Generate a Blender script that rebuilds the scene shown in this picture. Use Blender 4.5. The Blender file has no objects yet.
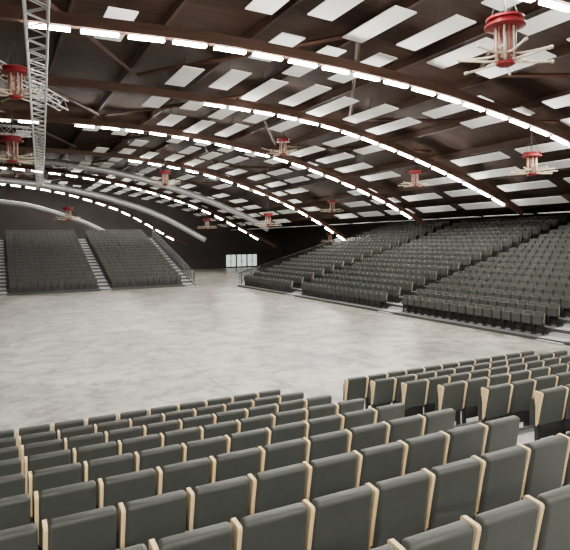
import bpy, bmesh, math, random
from mathutils import Vector, Matrix
random.seed(11)
D2R=math.pi/180
F=560.0; CX=285.0; CY=239.0; TH=27.4*D2R; ROLL=0.8*D2R; H=4.4
ct,st=math.cos(TH),math.sin(TH)
FW=Vector((st,ct,0)); RT0=Vector((ct,-st,0)); UP0=Vector((0,0,1))
RT=RT0*math.cos(ROLL)-UP0*math.sin(ROLL); UP=UP0*math.cos(ROLL)+RT0*math.sin(ROLL)
CAM=Vector((0,0,H))
def P(x,y,Z):
    return CAM+(FW*F+RT*(x-CX)+UP*(CY-y))*(Z/F)
def P_v(x,y,v):
    d=FW*F+RT*(x-CX)+UP*(CY-y)
    return CAM+d*(v/d.y)
def proj(p):
    d=p-CAM; z=d.dot(FW)
    if z<0.1: return None
    return CX+F*d.dot(RT)/z, CY-F*d.dot(UP)/z, z
scn=bpy.context.scene
COL=scn.collection
# ---------------- materials
def mat(name,col,rough=0.5,metal=0.0,noise=0.0,nscale=5.0,bump=0.0,bscale=60.0,emis=None,estr=0.0,col2=None,stretch=None,spec=None):
    m=bpy.data.materials.new(name); m.use_nodes=True
    nt=m.node_tree; b=nt.nodes['Principled BSDF']
    b.inputs['Base Color'].default_value=(*col,1); b.inputs['Roughness'].default_value=rough
    b.inputs['Metallic'].default_value=metal
    if spec is not None: b.inputs['Specular IOR Level'].default_value=spec
    tc=nt.nodes.new('ShaderNodeTexCoord')
    src=tc.outputs['Object']
    if stretch:
        mp=nt.nodes.new('ShaderNodeMapping'); mp.inputs['Scale'].default_value=stretch
        nt.links.new(src,mp.inputs['Vector']); src=mp.outputs['Vector']
    if noise>0 or col2:
        n=nt.nodes.new('ShaderNodeTexNoise'); n.inputs['Scale'].default_value=nscale; n.inputs['Detail'].default_value=5
        nt.links.new(src,n.inputs['Vector'])
        r=nt.nodes.new('ShaderNodeValToRGB')
        c2=col2 if col2 else tuple(min(1,c*(1+noise)) for c in col)
        c1=col if col2 else tuple(c*(1-noise) for c in col)
        r.color_ramp.elements[0].position=0.3; r.color_ramp.elements[0].color=(*c1,1)
        r.color_ramp.elements[1].position=0.7; r.color_ramp.elements[1].color=(*c2,1)
        nt.links.new(n.outputs['Fac'],r.inputs['Fac']); nt.links.new(r.outputs['Color'],b.inputs['Base Color'])
    if bump>0:
        n2=nt.nodes.new('ShaderNodeTexNoise'); n2.inputs['Scale'].default_value=bscale; n2.inputs['Detail'].default_value=3
        nt.links.new(tc.outputs['Object'],n2.inputs['Vector'])
        bp=nt.nodes.new('ShaderNodeBump'); bp.inputs['Strength'].default_value=bump; bp.inputs['Distance'].default_value=0.01
        nt.links.new(n2.outputs['Fac'],bp.inputs['Height']); nt.links.new(bp.outputs['Normal'],b.inputs['Normal'])
    if emis:
        b.inputs['Emission Color'].default_value=(*emis,1); b.inputs['Emission Strength'].default_value=estr
    return m
M_seat=mat('seat_leatherette',(0.042,0.046,0.041),0.5,noise=0.08,nscale=9,bump=0.10,bscale=220,spec=0.4)
M_seatf=mat('seat_fabric_far',(0.045,0.049,0.045),0.55,noise=0.10,nscale=2,spec=0.3)
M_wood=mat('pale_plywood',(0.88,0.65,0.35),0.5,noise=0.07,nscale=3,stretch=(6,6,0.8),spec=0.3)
M_woodf=mat('muted_plywood',(0.20,0.17,0.12),0.5,noise=0.07)  # darker wood tone, keeps side panels of far seats from speckling
M_black=mat('black_steel',(0.018,0.019,0.02),0.45,metal=0.3,noise=0.1)
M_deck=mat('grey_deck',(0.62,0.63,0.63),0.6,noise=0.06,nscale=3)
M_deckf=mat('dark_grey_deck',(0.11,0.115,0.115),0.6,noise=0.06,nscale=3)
M_riser=mat('dark_riser',(0.05,0.052,0.052),0.6,noise=0.1)
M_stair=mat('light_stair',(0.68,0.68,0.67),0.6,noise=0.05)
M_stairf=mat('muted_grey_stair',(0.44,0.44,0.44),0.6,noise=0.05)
M_skirt=mat('black_skirt',(0.02,0.02,0.022),0.8,noise=0.1)
M_wall=mat('dark_wall',(0.020,0.015,0.013),0.8,noise=0.25,nscale=0.6)
M_roof=mat('dark_timber_deck',(0.030,0.0145,0.009),0.8,noise=0.4,nscale=1.2,stretch=(0.3,4,1),spec=0.2)
M_beam=mat('brown_glulam',(0.050,0.021,0.012),0.6,noise=0.3,nscale=2,stretch=(0.4,1,6),spec=0.25)
M_purl=mat('brown_purlin',(0.034,0.016,0.010),0.7,noise=0.3,nscale=2,stretch=(1,0.3,6),spec=0.2)
M_panel=mat('white_acoustic_panel',(0.80,0.80,0.79),0.85,noise=0.03,spec=0.2)
M_led=mat('led_diffuser',(1,1,1),0.5,emis=(1.0,0.96,0.88),estr=205)
M_white=mat('white_housing',(0.8,0.8,0.78),0.4,noise=0.02)
M_red=mat('red_paint',(0.19,0.006,0.011),0.5,noise=0.1,spec=0.25)
M_cream=mat('cream_tube',(0.50,0.42,0.31),0.4,noise=0.05)
M_pipe=mat('terracotta_pipe',(0.22,0.055,0.04),0.4,noise=0.1)
M_alu=mat('aluminium',(0.62,0.63,0.64),0.35,metal=0.7,noise=0.05)
M_duct=mat('grey_duct_metal',(0.36,0.36,0.355),0.38,metal=0.5,noise=0.08)
M_glass=mat('lit_door_glass',(0.5,0.55,0.55),0.3,noise=0.02,emis=(0.9,1,0.97),estr=0.9)
def concrete():
    m=bpy.data.materials.new('polished_concrete'); m.use_nodes=True; nt=m.node_tree; b=nt.nodes['Principled BSDF']
    tc=nt.nodes.new('ShaderNodeTexCoord')
    n=nt.nodes.new('ShaderNodeTexNoise'); n.inputs['Scale'].default_value=1.1; n.inputs['Detail'].default_value=12; n.inputs['Roughness'].default_value=0.75; n.inputs['Distortion'].default_value=0.5
    nt.links.new(tc.outputs['Object'],n.inputs['Vector'])
    r=nt.nodes.new('ShaderNodeValToRGB'); r.color_ramp.elements[0].position=0.41; r.color_ramp.elements[0].color=(0.165,0.152,0.120,1)
    r.color_ramp.elements[1].position=0.54; r.color_ramp.elements[1].color=(0.45,0.43,0.375,1)
    nt.links.new(n.outputs['Fac'],r.inputs['Fac'])
    n2=nt.nodes.new('ShaderNodeTexNoise'); n2.inputs['Scale'].default_value=0.3; n2.inputs['Detail'].default_value=8; n2.inputs['Roughness'].default_value=0.65
    nt.links.new(tc.outputs['Object'],n2.inputs['Vector'])
    r2=nt.nodes.new('ShaderNodeValToRGB'); r2.color_ramp.elements[0].position=0.40; r2.color_ramp.elements[0].color=(0.30,0.30,0.29,1)
    r2.color_ramp.elements[1].position=0.60; r2.color_ramp.elements[1].color=(0.62,0.62,0.62,1)
    nt.links.new(n2.outputs['Fac'],r2.inputs['Fac'])
    mx=nt.nodes.new('ShaderNodeMixRGB'); mx.blend_type='OVERLAY'; mx.inputs['Fac'].default_value=0.85
    nt.links.new(r.outputs['Color'],mx.inputs['Color1']); nt.links.new(r2.outputs['Color'],mx.inputs['Color2'])
    br=nt.nodes.new('ShaderNodeTexBrick'); br.offset=0.0; br.inputs['Scale'].default_value=1.0
    br.inputs['Brick Width'].default_value=6.0; br.inputs['Row Height'].default_value=6.0; br.inputs['Mortar Size'].default_value=0.04
    br.inputs['Color1'].default_value=(1,1,1,1); br.inputs['Color2'].default_value=(0.88,0.88,0.88,1); br.inputs['Mortar'].default_value=(0.55,0.55,0.54,1)
    nt.links.new(tc.outputs['Object'],br.inputs['Vector'])
    m2=nt.nodes.new('ShaderNodeMixRGB'); m2.blend_type='MULTIPLY'; m2.inputs['Fac'].default_value=1
    nt.links.new(mx.outputs['Color'],m2.inputs['Color1']); nt.links.new(br.outputs['Color'],m2.inputs['Color2'])
    nt.links.new(m2.outputs['Color'],b.inputs['Base Color'])
    b.inputs['Roughness'].default_value=0.30
    return m
M_conc=concrete()
# ---------------- mesh builder
class MB:
    def __init__(s): s.v=[];s.f=[];s.m=[]
    def add(s,vs,fs,mi=0,mx=None):
        o=len(s.v)
        s.v+= [tuple((mx@Vector(v)) if mx else v) for v in vs]
        s.f+=[tuple(i+o for i in f) for f in fs]; s.m+=[mi]*len(fs)
    def box(s,c,d,mi=0,rot=None,bev=0,seg=1):
        hx,hy,hz=d[0]/2,d[1]/2,d[2]/2
        mx=Matrix.Translation(c)@(rot.to_4x4() if rot else Matrix.Identity(4))
        if bev>0:
            bm=bmesh.new(); bmesh.ops.create_cube(bm,size=1.0)
            for q in bm.verts: q.co=Vector((q.co.x*d[0],q.co.y*d[1],q.co.z*d[2]))
            bmesh.ops.bevel(bm,geom=bm.edges[:],offset=bev,segments=seg,affect='EDGES',profile=0.5)
            bm.verts.index_update()
            s.add([tuple(q.co) for q in bm.verts],[[q.index for q in f.verts] for f in bm.faces],mi,mx); bm.free()
        else:
            vs=[(x,y,z) for x in(-hx,hx) for y in(-hy,hy) for z in(-hz,hz)]
            s.add(vs,[(0,1,3,2),(4,6,7,5),(0,4,5,1),(2,3,7,6),(0,2,6,4),(1,5,7,3)],mi,mx)
    def tube(s,pts,r,n=8,mi=0,cap=True):
        pts=[Vector(p) for p in pts]; rings=[]
        o=len(s.v)
        for i,p in enumerate(pts):
            t=(pts[min(i+1,len(pts)-1)]-pts[max(i-1,0)]).normalized()
            a=Vector((0,0,1)) if abs(t.z)<0.9 else Vector((1,0,0))
            e1=t.cross(a).normalized(); e2=t.cross(e1)
            for k in range(n):
                an=2*math.pi*k/n; s.v.append(tuple(p+e1*math.cos(an)*r+e2*math.sin(an)*r))
        for i in range(len(pts)-1):
            for k in range(n):
                a=o+i*n+k;b=o+i*n+(k+1)%n
                s.f.append((a,b,b+n,a+n)); s.m.append(mi)
        if cap:
            s.f.append(tuple(o+k for k in range(n))[::-1]); s.m.append(mi)
            s.f.append(tuple(o+(len(pts)-1)*n+k for k in range(n))); s.m.append(mi)
    def lathe(s,prof,n=20,mi=0,mx=None):
        vs=[];fs=[]
        for r,z in prof:
            for k in range(n):
                a=2*math.pi*k/n; vs.append((r*math.cos(a),r*math.sin(a),z))
        for i in range(len(prof)-1):
            for k in range(n):
                fs.append((i*n+k,i*n+(k+1)%n,(i+1)*n+(k+1)%n,(i+1)*n+k))
        fs.append(tuple(range(n))[::-1]); fs.append(tuple((len(prof)-1)*n+k for k in range(n)))
        s.add(vs,fs,mi,mx)
    def prism_x(s,poly,x0,x1,mi=0):
        n=len(poly); vs=[(x0,y,z) for y,z in poly]+[(x1,y,z) for y,z in poly]
        fs=[tuple(range(n))[::-1],tuple(range(n,2*n))]+[(i,(i+1)%n,n+(i+1)%n,n+i) for i in range(n)]
        s.add(vs,fs,mi)
    def mesh(s,name,mats,smooth=False):
        me=bpy.data.meshes.new(name); me.from_pydata(s.v,[],s.f)
        for q in mats: me.materials.append(q)
        for p,mi in zip(me.polygons,s.m):
            p.material_index=mi; p.use_smooth=bool(smooth) and (smooth is True or p.area<smooth)
        bm=bmesh.new(); bm.from_mesh(me); bmesh.ops.recalc_face_normals(bm,faces=bm.faces[:]); bm.to_mesh(me); bm.free()
        me.update(); return me
def mk(name,me,parent=None,loc=(0,0,0),rot=(0,0,0),label=None,cat=None,group=None,kind=None):
    o=bpy.data.objects.new(name,me); COL.objects.link(o)
    o.location=loc; o.rotation_euler=rot
    if parent: o.parent=parent
    if label: o['label']=label
    if cat: o['category']=cat
    if group: o['group']=group
    if kind: o['kind']=kind
    return o
# ---------------- roof profile
def prof(u): return 11.2-0.0019*abs(u-4)**2.4
def roofz(u): return max(prof(u)+1.5,6.8)
U0,U1,V0,V1=-30.0,42.0,-18.0,82.0
b=MB(); b.box(((U0+U1)/2,(V0+V1)/2,-0.1),(U1-U0,V1-V0,0.2)); mk('floor',b.mesh('floor',[M_conc]),kind='structure',label='polished light grey concrete arena floor')
b=MB(); us=[U0+(U1-U0)*i/72 for i in range(73)]
b.add([(u,v,roofz(u)+dz) for dz in(0,0.25) for v in(V0,V1) for u in us],
      [(i,i+1,73+i+1,73+i) for i in range(72)]+[(146+i,146+73+i,146+73+i+1,146+i+1) for i in range(72)])
mk('ceiling',b.mesh('ceiling',[M_roof]),kind='structure',label='dark brown curved timber roof deck')
def wall(name,c,d): 
    b=MB(); b.box(c,d); mk(name,b.mesh(name,[M_wall]),kind='structure',label='dark brown hall wall')
wall('wall_far',((U0+U1)/2,V1+0.15,6.5),(U1-U0,0.3,13)); wall('wall_back',((U0+U1)/2,V0-0.15,6.5),(U1-U0,0.3,13))
wall('wall_left',(U0-0.15,(V0+V1)/2,6.5),(0.3,V1-V0,13)); wall('wall_right',(U1+0.15,(V0+V1)/2,6.5),(0.3,V1-V0,13))
for k in range(3):
    x=32.0+1.82*k
    b=MB()
    b.box((x+0.86,V1-0.04,1.06),(1.74,0.06,2.1),0)
    for xx,ww in ((x,0.14),(x+0.86,0.12),(x+1.72,0.14)): b.box((xx,V1-0.08,1.06),(ww,0.05,2.12),1)
    for zz in (0.10,2.12): b.box((x+0.86,V1-0.08,zz),(1.78,0.05,0.2),1)
    b.box((x+0.7,V1-0.12,1.0),(0.05,0.04,0.35),1); b.box((x+1.02,V1-0.12,1.0),(0.05,0.04,0.35),1)
    mk('door_%d'%(k+1),b.mesh('door',[M_glass,M_black]),kind='structure',label='bright glazed double exit door')
# ---------------- seats
LG=0.09
def seat_parts(bev=True):
    tilt=Matrix.Rotation(10*D2R,3,'X')
    s=4 if bev else 1
    bk=MB()
    bk.box((0.008 if bev else 0,-0.06,0.655),(0.438,0.095,0.48),0,tilt,0.030 if bev else 0.02,s)
    cu=MB(); cu.box((0.008 if bev else 0,0.065,0.575),(0.425,0.085,0.36),0,Matrix.Rotation(4*D2R,3,'X'),0.025 if bev else 0.02,s)
    if bev: poly=[(-0.03,0.42),(-0.078,0.66),(-0.120,0.84),(-0.119,0.856),(-0.108,0.864),(-0.010,0.872),(0.002,0.866),(0.005,0.85),(-0.018,0.66),(-0.010,0.42)]
    else: poly=[(-0.03,0.45),(-0.105,0.86),(-0.03,0.86),(0.03,0.50)]
    sl=MB(); sl.prism_x(poly,*((-0.242,-0.214) if bev else (-0.240,-0.226)))
    sr=MB()
    if not bev: sr.prism_x(poly,0.226,0.240)
    fr=MB(); g=LG if bev else 0
    for x in(-0.19,0.19):
        fr.box((x,0.0,(0.44+g)/2),(0.035,0.07,0.44-g)); fr.box((x,0.0,g+0.008),(0.07,0.2,0.016))
    fr.box((0,-0.01,0.42),(0.46,0.05,0.06)); fr.box((0,-0.035,0.33),(0.40,0.012,0.16))
    return bk,cu,sl,sr,fr
bk,cu,sl,sr,fr=seat_parts(True)
me_bk=bk.mesh('backrest',[M_seat],0.02); me_cu=cu.mesh('seat_cushion',[M_seat],0.02)
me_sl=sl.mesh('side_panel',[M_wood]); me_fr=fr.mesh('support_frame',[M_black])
FS=1.1
lb=MB(); q=seat_parts(False)
for part,mi in zip(q,(0,0,1,1,2)):
    o=len(lb.v); lb.v+=[tuple(c*FS for c in v) for v in part.v]; lb.f+=[tuple(i+o for i in f) for f in part.f]; lb.m+=[mi]*len(part.f)
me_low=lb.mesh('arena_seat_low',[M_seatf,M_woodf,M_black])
vl=MB(); tl=Matrix.Rotation(10*D2R,3,'X')
vl.box((0,-0.068,0.655),(0.45,0.065,0.46),0,tl,0.022,1); vl.box((0,0.045,0.575),(0.43,0.085,0.36),0)
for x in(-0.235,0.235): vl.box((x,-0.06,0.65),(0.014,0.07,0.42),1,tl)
vl.box((0,0,0.22),(0.40,0.06,0.44),2)
vl.v=[tuple(c*FS for c in v) for v in vl.v]
seats=[]
def stand(name,label,TR,rot,rows,D,rise,base,s0,s1,aisles,aw,stag,seat_rows,pitch=0.5,seat_t=0.6,ends=(True,True)):
    b=MB()
    for i in range(rows):
        z=base+i*rise; t0=i*D; t1=(i+1)*D
        zb=0.0
        pts=[TR(s,t,zz) for s in(s0,s1) for t in(t0,t1) for zz in(zb,z)]
        b.add(pts,[(1,3,7,5)],0)
        lo=0.0 if i==0 else z-rise
        f=[TR(s0,t0,lo),TR(s1,t0,lo),TR(s1,t0,z),TR(s0,t0,z)]
        b.add(f,[(0,1,2,3)],1)
        b.add(pts,[(0,2,3,1),(4,5,7,6)],2)
        nz=[TR(s,t,zz) for s in(s0,s1) for t in(t0-0.02,t0+0.05) for zz in(z+0.001,z+0.012)]
        b.add(nz,[(0,1,3,2),(4,6,7,5),(0,4,5,1),(2,3,7,6),(1,5,7,3)],3)
    zt=base+(rows-1)*rise; tt=rows*D
    b.add([TR(s0,tt,0),TR(s1,tt,0),TR(s1,tt,zt),TR(s0,tt,zt)],[(0,1,2,3)],2)
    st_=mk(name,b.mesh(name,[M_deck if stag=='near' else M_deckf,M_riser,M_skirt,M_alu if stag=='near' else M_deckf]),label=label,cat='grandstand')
    for a in aisles:
        sb=MB()
        def bx(sa,sb_,ta,tb,za,zb,mi):
            sb.add([TR(s,t,z) for s in(sa,sb_) for t in(ta,tb) for z in(za,zb)],[(0,1,3,2),(4,6,7,5),(0,4,5,1),(2,3,7,6),(0,2,6,4),(1,5,7,3)],mi)
        for i in range(rows):
            z=base+i*rise
            zl=z-rise if i>0 else 0
            bx(a-aw/2+0.06,a+aw/2-0.06,i*D-0.30,i*D,zl,(z+zl)/2,0)
            bx(a-aw/2+0.06,a+aw/2-0.06,i*D-0.012,i*D+D-0.31,z,z+0.014,0)
            bx(a-aw/2+0.06,a+aw/2-0.06,i*D-0.31,i*D-0.26,(z+zl)/2,(z+zl)/2+0.01,1)
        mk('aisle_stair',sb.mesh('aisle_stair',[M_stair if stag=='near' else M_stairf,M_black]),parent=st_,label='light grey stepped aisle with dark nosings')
    for e,s in zip(ends,(s0+0.06,s1-0.06)):
        if not e: continue
        rb=MB()
        for i in range(0,rows):
            z=base+i*rise; t=i*D+0.4
            rb.tube([TR(s,t,z),TR(s,t,z+1.1)],0.03,6)
        for dz in (1.1,0.95,0.8,0.65,0.5,0.35,0.2):
            rb.tube([TR(s,0.1,base+dz),TR(s,(rows-1)*D+0.6,base+(rows-1)*rise+dz)],0.045 if dz>1 else 0.028,6)
        mk('handrail',rb.mesh('handrail',[M_black]),parent=st_,label='black steel guard rail')
    if stag!='near':
        rb=MB(); t=rows*D-0.05; z=base+(rows-1)*rise
        ns=int((s1-s0)/2)
        for k in range(ns+1):
            s=s0+0.08+(s1-s0-0.16)*k/ns; rb.tube([TR(s,t,z),TR(s,t,z+1.1)],0.02,6)
        for dz in(1.1,0.7,0.35): rb.tube([TR(s0+.08,t,z+dz),TR(s1-.08,t,z+dz)],0.018,6)
        mk('handrail',rb.mesh('handrail',[M_black]),parent=st_,label='black steel guard rail')
    bounds=[s0+0.1]+[x for a in aisles for x in(a-aw/2,a+aw/2)]+[s1-0.1]
    for k in range(0,len(bounds)-1,2):
        a0,a1=bounds[k],bounds[k+1]; n=int((a1-a0)/pitch+1e-6)
        if n<1: continue
        off=(a1-a0-n*pitch)/2
        if stag=='near': off=(a1-a0-n*pitch) if k==0 else 0
        for i in seat_rows:
            for j in range(n):
                s=a0+off+(j+0.5)*pitch
                seats.append((Vector(TR(s,i*D+seat_t,base+i*rise-(LG if stag=='near' else 0))),rot,stag))
    return st_
ND=0.90; NR=0.163
NF=9.50+0.66
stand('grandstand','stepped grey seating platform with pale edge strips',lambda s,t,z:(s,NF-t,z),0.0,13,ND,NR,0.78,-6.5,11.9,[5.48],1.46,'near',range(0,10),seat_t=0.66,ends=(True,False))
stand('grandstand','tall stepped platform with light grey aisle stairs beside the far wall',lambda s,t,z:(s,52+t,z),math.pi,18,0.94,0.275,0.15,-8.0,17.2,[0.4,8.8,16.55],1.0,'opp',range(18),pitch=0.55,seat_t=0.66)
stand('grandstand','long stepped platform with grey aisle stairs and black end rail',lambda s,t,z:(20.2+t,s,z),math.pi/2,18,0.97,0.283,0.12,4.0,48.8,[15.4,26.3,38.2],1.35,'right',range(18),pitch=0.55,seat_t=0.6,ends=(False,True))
inview=[];rest=[]
for s in seats:
    pr=proj(s[0]+Vector((0,0,0.65)))
    mg=110 if s[2]=='near' else 12
    if pr and -mg<pr[0]<570+mg and pr[1]<720: inview.append((pr[2],s))
    else: rest.append(s)
inview.sort(key=lambda a:a[0])
ind=[a[1] for a in inview[:300]]; rest+= [a[1] for a in inview[300:]]
LBL={'near':'dark grey padded folding seat with pale wooden side panel','opp':'dark grey folding seat facing the arena floor','right':'dark grey folding seat on the long side stand'}
GRP={'near':'seats of the nearest stand','opp':'seats of the stand across the floor','right':'seats of the long side stand'}
proto=None
for pos,rot,tag in ind:
    if tag=='near':
        e=mk('arena_seat',None,loc=pos,rot=(0,0,rot),label=LBL[tag],cat='seat',group=GRP[tag])
        e.empty_display_size=0.2
        if proto is None:
            proto=[mk('backrest',me_bk,e),mk('seat_cushion',me_cu,e),mk('side_panel',me_sl,e,label='pale plywood side panel'),mk('support_frame',me_fr,e,label='black steel support frame')]
        else:
            for p in proto:
                c=p.copy(); c.parent=e; COL.objects.link(c)
    else:
        mk('arena_seat',me_low,loc=pos,rot=(0,0,rot),label=LBL[tag],cat='seat',group=GRP[tag])
mass=MB()
for pos,rot,tag in rest:
    if tag=='near' : continue
    mx=Matrix.Translation(pos)@Matrix.Rotation(rot,4,'Z')
    o=len(mass.v); mass.v+=[tuple(mx@Vector(v)) for v in vl.v]; mass.f+=[tuple(i+o for i in f) for f in vl.f]; mass.m+=vl.m
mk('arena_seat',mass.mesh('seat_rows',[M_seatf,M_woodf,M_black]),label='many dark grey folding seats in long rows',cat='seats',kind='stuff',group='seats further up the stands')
# ---------------- arches and lamps
arcs=[(-12.0,None,None),(-2.0,None,None),(9.0,[(470,-12),(545,5),(600,20)],None),  # first two lamp arches: unseen, added behind the camera to brighten near seat backs
 (17.0,[(50,30),(140,40),(210,48),(275,60),(350,75),(420,92),(500,118),(570,146)],None),
 (26.5,[(215,107),(290,119),(350,135),(420,163),(480,193),(508,208)],None),
 (36.0,[(85,127),(150,134),(220,146),(300,167),(350,187),(400,212),(418,224)],(-30,30)),
 (48.5,[(135,162),(200,174),(260,194),(310,218),(345,242)],None),
 (63.0,[(0,168),(75,177),(150,193),(210,214),(262,243)],None),
 (76.0,[(0,184),(60,193),(120,211),(180,245)],None)]
def interp(pts,u):
    if u<=pts[0][0]: return pts[0][1]
    if u>=pts[-1][0]: return pts[-1][1]
    for (a,ha),(b_,hb) in zip(pts,pts[1:]):
        if a<=u<=b_: return ha+(hb-ha)*(u-a)/(b_-a)
lb_=MB(); lb_.box((0,0,0),(1.06,0.15,0.07),0); lb_.box((0,0,0.05),(1.08,0.10,0.04),1)
me_led=lb_.mesh('linear_lamp',[M_led,M_white])
for ai,(v,px,extra) in enumerate(arcs):
    if px:
        w=[P_v(x,y,v) for x,y in px]
        dl=[(p.x,p.z-prof(p.x)) for p in w]
        us=w[0].x; ue=w[-1].x
    else: dl=[(0,-0.9),(1,-0.9)]; us=-14; ue=24
    def hz(u,dl=dl):
        return prof(u)+sum(interp(dl,u+k*0.9) for k in(-2,-1,0,1,2))/5
    if v==9.0: ue+=3; us=4
    if v==17.0: ue+=3
    bm_=MB(); pts=[]; u=-28.0
    while u<40:
        z=hz(u)+(0.14 if v<48 else 0.2)
        if v<48 and (z<6.2 and u>ue+1.5): break
        if v>48 and u>ue+1.8: break
        if z<0.1: break
        pts.append((u,z)); u+=0.8
    vs=[];fs=[]
    for (u_,z) in pts:
        vs+=[(u_,v-0.11,z),(u_,v+0.11,z),(u_,v+0.11,z+0.36),(u_,v-0.11,z+0.36)]
    for i in range(len(pts)-1):
        for k in range(4):
            fs.append((i*4+k,i*4+(k+1)%4,(i+1)*4+(k+1)%4,(i+1)*4+k))
    fs+=[(0,1,2,3),tuple(len(vs)-4+k for k in range(4))]
    bm_.add(vs,fs); mk('roof_arch_beam',bm_.mesh('roof_arch_beam',[M_beam]),label='brown laminated timber arch carrying a line of lamps',cat='beam',group='timber roof arches')
    spans=[(us,ue)]
    if extra: spans.append((P_v(extra[0],120,v).x,P_v(extra[1],120,v).x))
    for (us,ue) in spans:
        u=us
        while u<ue:
            z=hz(u); du=0.3; sl_=(hz(u+du)-hz(u-du))/(2*du)
            a=math.atan(sl_)
            if z>0.5: mk('linear_lamp',me_led,loc=(u,v,z+0.05),rot=(0,-a,0),label='white linear lamp fixed below a timber arch',cat='lamp',group='linear lamps along the arches')
            u+=(1.36 if v<30 else 1.5 if v<48 else 1.7)*math.cos(a)
for k in range(19):
    u=-24+k*3.3; h=0.36; z=roofz(u)-0.03-h/2
    b=MB(); b.box((0,0,0),(0.13,V1-V0-0.4,h))
    mk('roof_purlin',b.mesh('roof_purlin',[M_purl]),loc=(u,(V0+V1)/2,z),label='brown timber purlin below the roof deck',cat='beam',group='timber purlins')
vv=[a[0] for a in arcs[2:]]
for i in range(len(vv)-1):
    for (ua,ub) in ((-6,0),(0,6),(12,6),(12,18),(24,18)):
        b=MB(); b.tube([(ua,vv[i],roofz(ua)-0.5),(ub,vv[i+1],roofz(ub)-0.5)],0.09,4)
        mk('roof_brace',b.mesh('roof_brace',[M_beam]),label='diagonal brown timber brace between arches',cat='beam',group='roof braces')
DIFF=[(505,28,13),(283,142,38),(415,174,38),(532,157,27),(165,174,43),(268,216,46),(332,203,53),(68,210,46),(12,142,24),(15,74,20),(207,221,62),(330,235,66)]
DP=[P(*d) for d in DIFF]
# acoustic panels
vb=[0.0]+vv+[82]
pm={}
def pmesh(L,W):
    if (L,W) not in pm:
        b=MB(); b.box((0,0,0),(W,L,0.05),0,None,0.01,1); wb=MB()
        wb.tube([(0,0,0.02),(0,0,0.88)],0.012,4)
        pm[(L,W)]=(b.mesh('acoustic_panel',[M_panel]),wb.mesh('hanger_wire',[M_black]))
    return pm[(L,W)]
for i in range(len(vb)-1):
    a,c=vb[i],vb[i+1]; n=max(2,round((c-a)/4.5))
    for k in range(n):
        u=-6.0; j=0
        while u<34:
            long_=u>11
            L=round((c-a)/n-(1.0 if long_ else 1.8),2); W=0.86 if long_ else 0.95
            me_p,me_w=pmesh(L,W)
            y=a+(c-a)*(k+0.5)/n+(0.3 if j%2 else -0.3)
            skip = (random.random()<(0.8 if u<6 else 0.42 if u<10 else 0.12))
            z=roofz(u)-0.9; sl_=(roofz(u+.3)-roofz(u-.3))/.6
            for p in DP:
                if abs(p.x-u)<1.3 and abs(p.y-y)<L/2+1.0: skip=True
            if y-L/2<57.5<y+L/2 and u>8: skip=True
            if not skip and z>5.8:
                o=mk('acoustic_panel',me_p,loc=(u,y,z),rot=(0,-math.atan(sl_),0),label='white rectangular acoustic panel hung under the roof',cat='panel',group='ceiling acoustic panels')
                mk('hanger_wire',me_w,o)
            u+=1.95; j+=1
# ---------------- air diffusers
lt=MB(); lt.lathe([(0.34,0.0),(0.46,0.02),(0.46,0.06),(0.35,0.08),(0.34,0.16),(0.42,0.17),(0.42,0.22),(0.22,0.24)],24); me_col=lt.mesh('collar',[M_red],False)
lt=MB(); lt.lathe([(0.10,-0.90),(0.17,-0.88),(0.22,-0.85),(0.22,-0.79),(0.12,-0.77)],20); me_hub=lt.mesh('hub',[M_red])
lt=MB(); lt.tube([(0,0,0),(0,0,-0.78)],0.024,10); me_pp=lt.mesh('vertical_pipe',[M_pipe],True)
lt=MB(); lt.tube([(0,0,0),(0,0,-0.78)],0.022,10); me_pc=lt.mesh('vertical_pipe',[M_cream],True)
def armmesh(z,dz,L):
    lt=MB(); lt.tube([(0.18,0,z),(0.34,0,z-0.03),(0.5,0,z-0.03),(L,0,z-0.03+dz)],0.026,10); lt.tube([(L-0.03,0,z-0.03+dz),(L+0.05,0,z-0.03+dz)],0.038,10); return lt.mesh('arm',[M_cream],True)
me_arms=[armmesh(-0.76,0.02,1.1),armmesh(-0.60,0.03,0.95)]
for p in DP:
    e=mk('air_diffuser',None,loc=p,label='red collar air diffuser with radial cream tubes on a cable',cat='air diffuser',group='hanging air diffusers')
    a0=random.random()
    mk('collar',me_col,e,label='red painted round collar'); mk('hub',me_hub,e,label='small red painted hub')
    for k in range(12):
        a=a0+k*math.pi/6; mk('vertical_pipe',me_pp if k%2 else me_pc,e,loc=(0.22*math.cos(a),0.22*math.sin(a),0))
    for k in range(12):
        a=a0+k*math.pi/6; mk('arm',me_arms[k%2],e,rot=(0,0,a))
    L=max(0.6,roofz(p.x)-p.z-0.05)
    b=MB(); b.tube([(0,0,0.2),(0,0,L)],0.02,6)
    for k in range(3):
        a=a0+k*2.094; b.tube([(0.38*math.cos(a),0.38*math.sin(a),0.1),(0,0,min(L,1.2))],0.01,5)
    mk('hanger_cable',b.mesh('hanger_cable',[M_black]),e)
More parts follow.
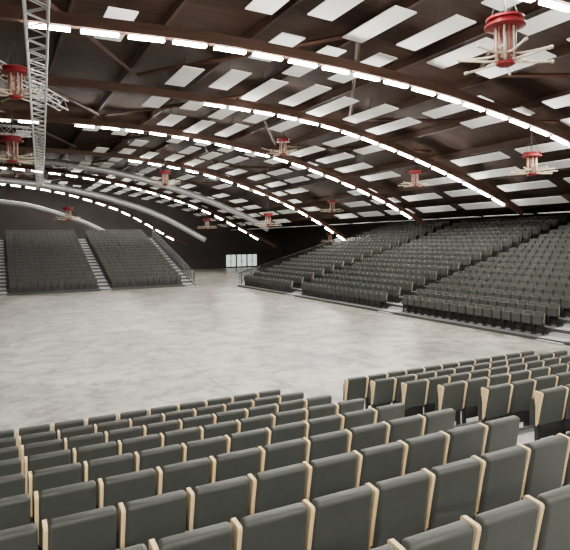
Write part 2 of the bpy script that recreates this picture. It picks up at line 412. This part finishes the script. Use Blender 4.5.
def truss(A,B,w,label):
    A=Vector(A);B=Vector(B); t=(B-A).normalized(); s=t.cross(Vector((0,0,1))).normalized(); n=s.cross(t)
    L=(B-A).length
    e=mk('lighting_truss',None,loc=A,label=label,cat='truss')
    cs=[s*a*w/2+n*c*w/2 for a,c in((-1,-1),(1,-1),(1,1),(-1,1))]
    for c in cs:
        b=MB(); b.tube([c,c+t*L],0.025,8); mk('chord',b.mesh('chord',[M_alu],True),e)
    b=MB(); k=int(L/(w*0.9)); 
    for i in range(k):
        for j in range(4):
            c0=cs[j];c1=cs[(j+1)%4]
            if i%2: c0,c1=c1,c0
            b.tube([c0+t*L*i/k,c1+t*L*(i+1)/k],0.014,5,cap=False)
    mk('lattice',b.mesh('lattice',[M_alu]),e)
    return e
truss(P(35,-60,8.5),P(40,186,40),0.42,'long silver aluminium lattice truss hung under the roof')
truss(P(-30,52,19),P(64,106,25),0.4,'short silver lattice truss below the arches')
truss(P(-40,126,27),P(31,132,27.5),0.4,'short silver lattice truss beside a red diffuser')
def duct(pp,v,r):
    w=[P_v(x,y,v) for x,y in pp]; pts=[]
    for i in range(len(w)-1):
        p0=w[max(i-1,0)];p1=w[i];p2=w[i+1];p3=w[min(i+2,len(w)-1)]
        for k in range(8):
            t=k/8; pts.append(0.5*((2*p1)+(p2-p0)*t+(2*p0-5*p1+4*p2-p3)*t*t+(-p0+3*p1-3*p2+p3)*t**3))
    pts.append(w[-1]); b=MB(); b.tube(pts,r,14)
    mk('ventilation_duct',b.mesh('ventilation_duct',[M_duct],True),label='curved light grey round ventilation duct',cat='duct',group='ventilation ducts')
duct([(-20,158),(60,163),(130,176),(190,194),(240,214),(268,229)],57.5,0.32)
duct([(-20,178),(50,186),(110,199),(160,216),(205,240)],70,0.34)
duct([(-20,200),(30,206),(80,221),(110,235)],75,0.30)
cd=bpy.data.cameras.new('camera'); cam=bpy.data.objects.new('camera',cd); COL.objects.link(cam)
M=Matrix((RT,UP,-FW)).transposed().to_4x4(); M.translation=CAM; cam.matrix_world=M
cd.sensor_width=36; cd.lens=F/570*36; cd.shift_y=-(275-CY)/570; cd.clip_start=0.05; cd.clip_end=500
scn.camera=cam
w=bpy.data.worlds.new('world'); scn.world=w; w.use_nodes=True; w.node_tree.nodes['Background'].inputs[0].default_value=(0.8,0.85,0.9,1); w.node_tree.nodes['Background'].inputs[1].default_value=0.2
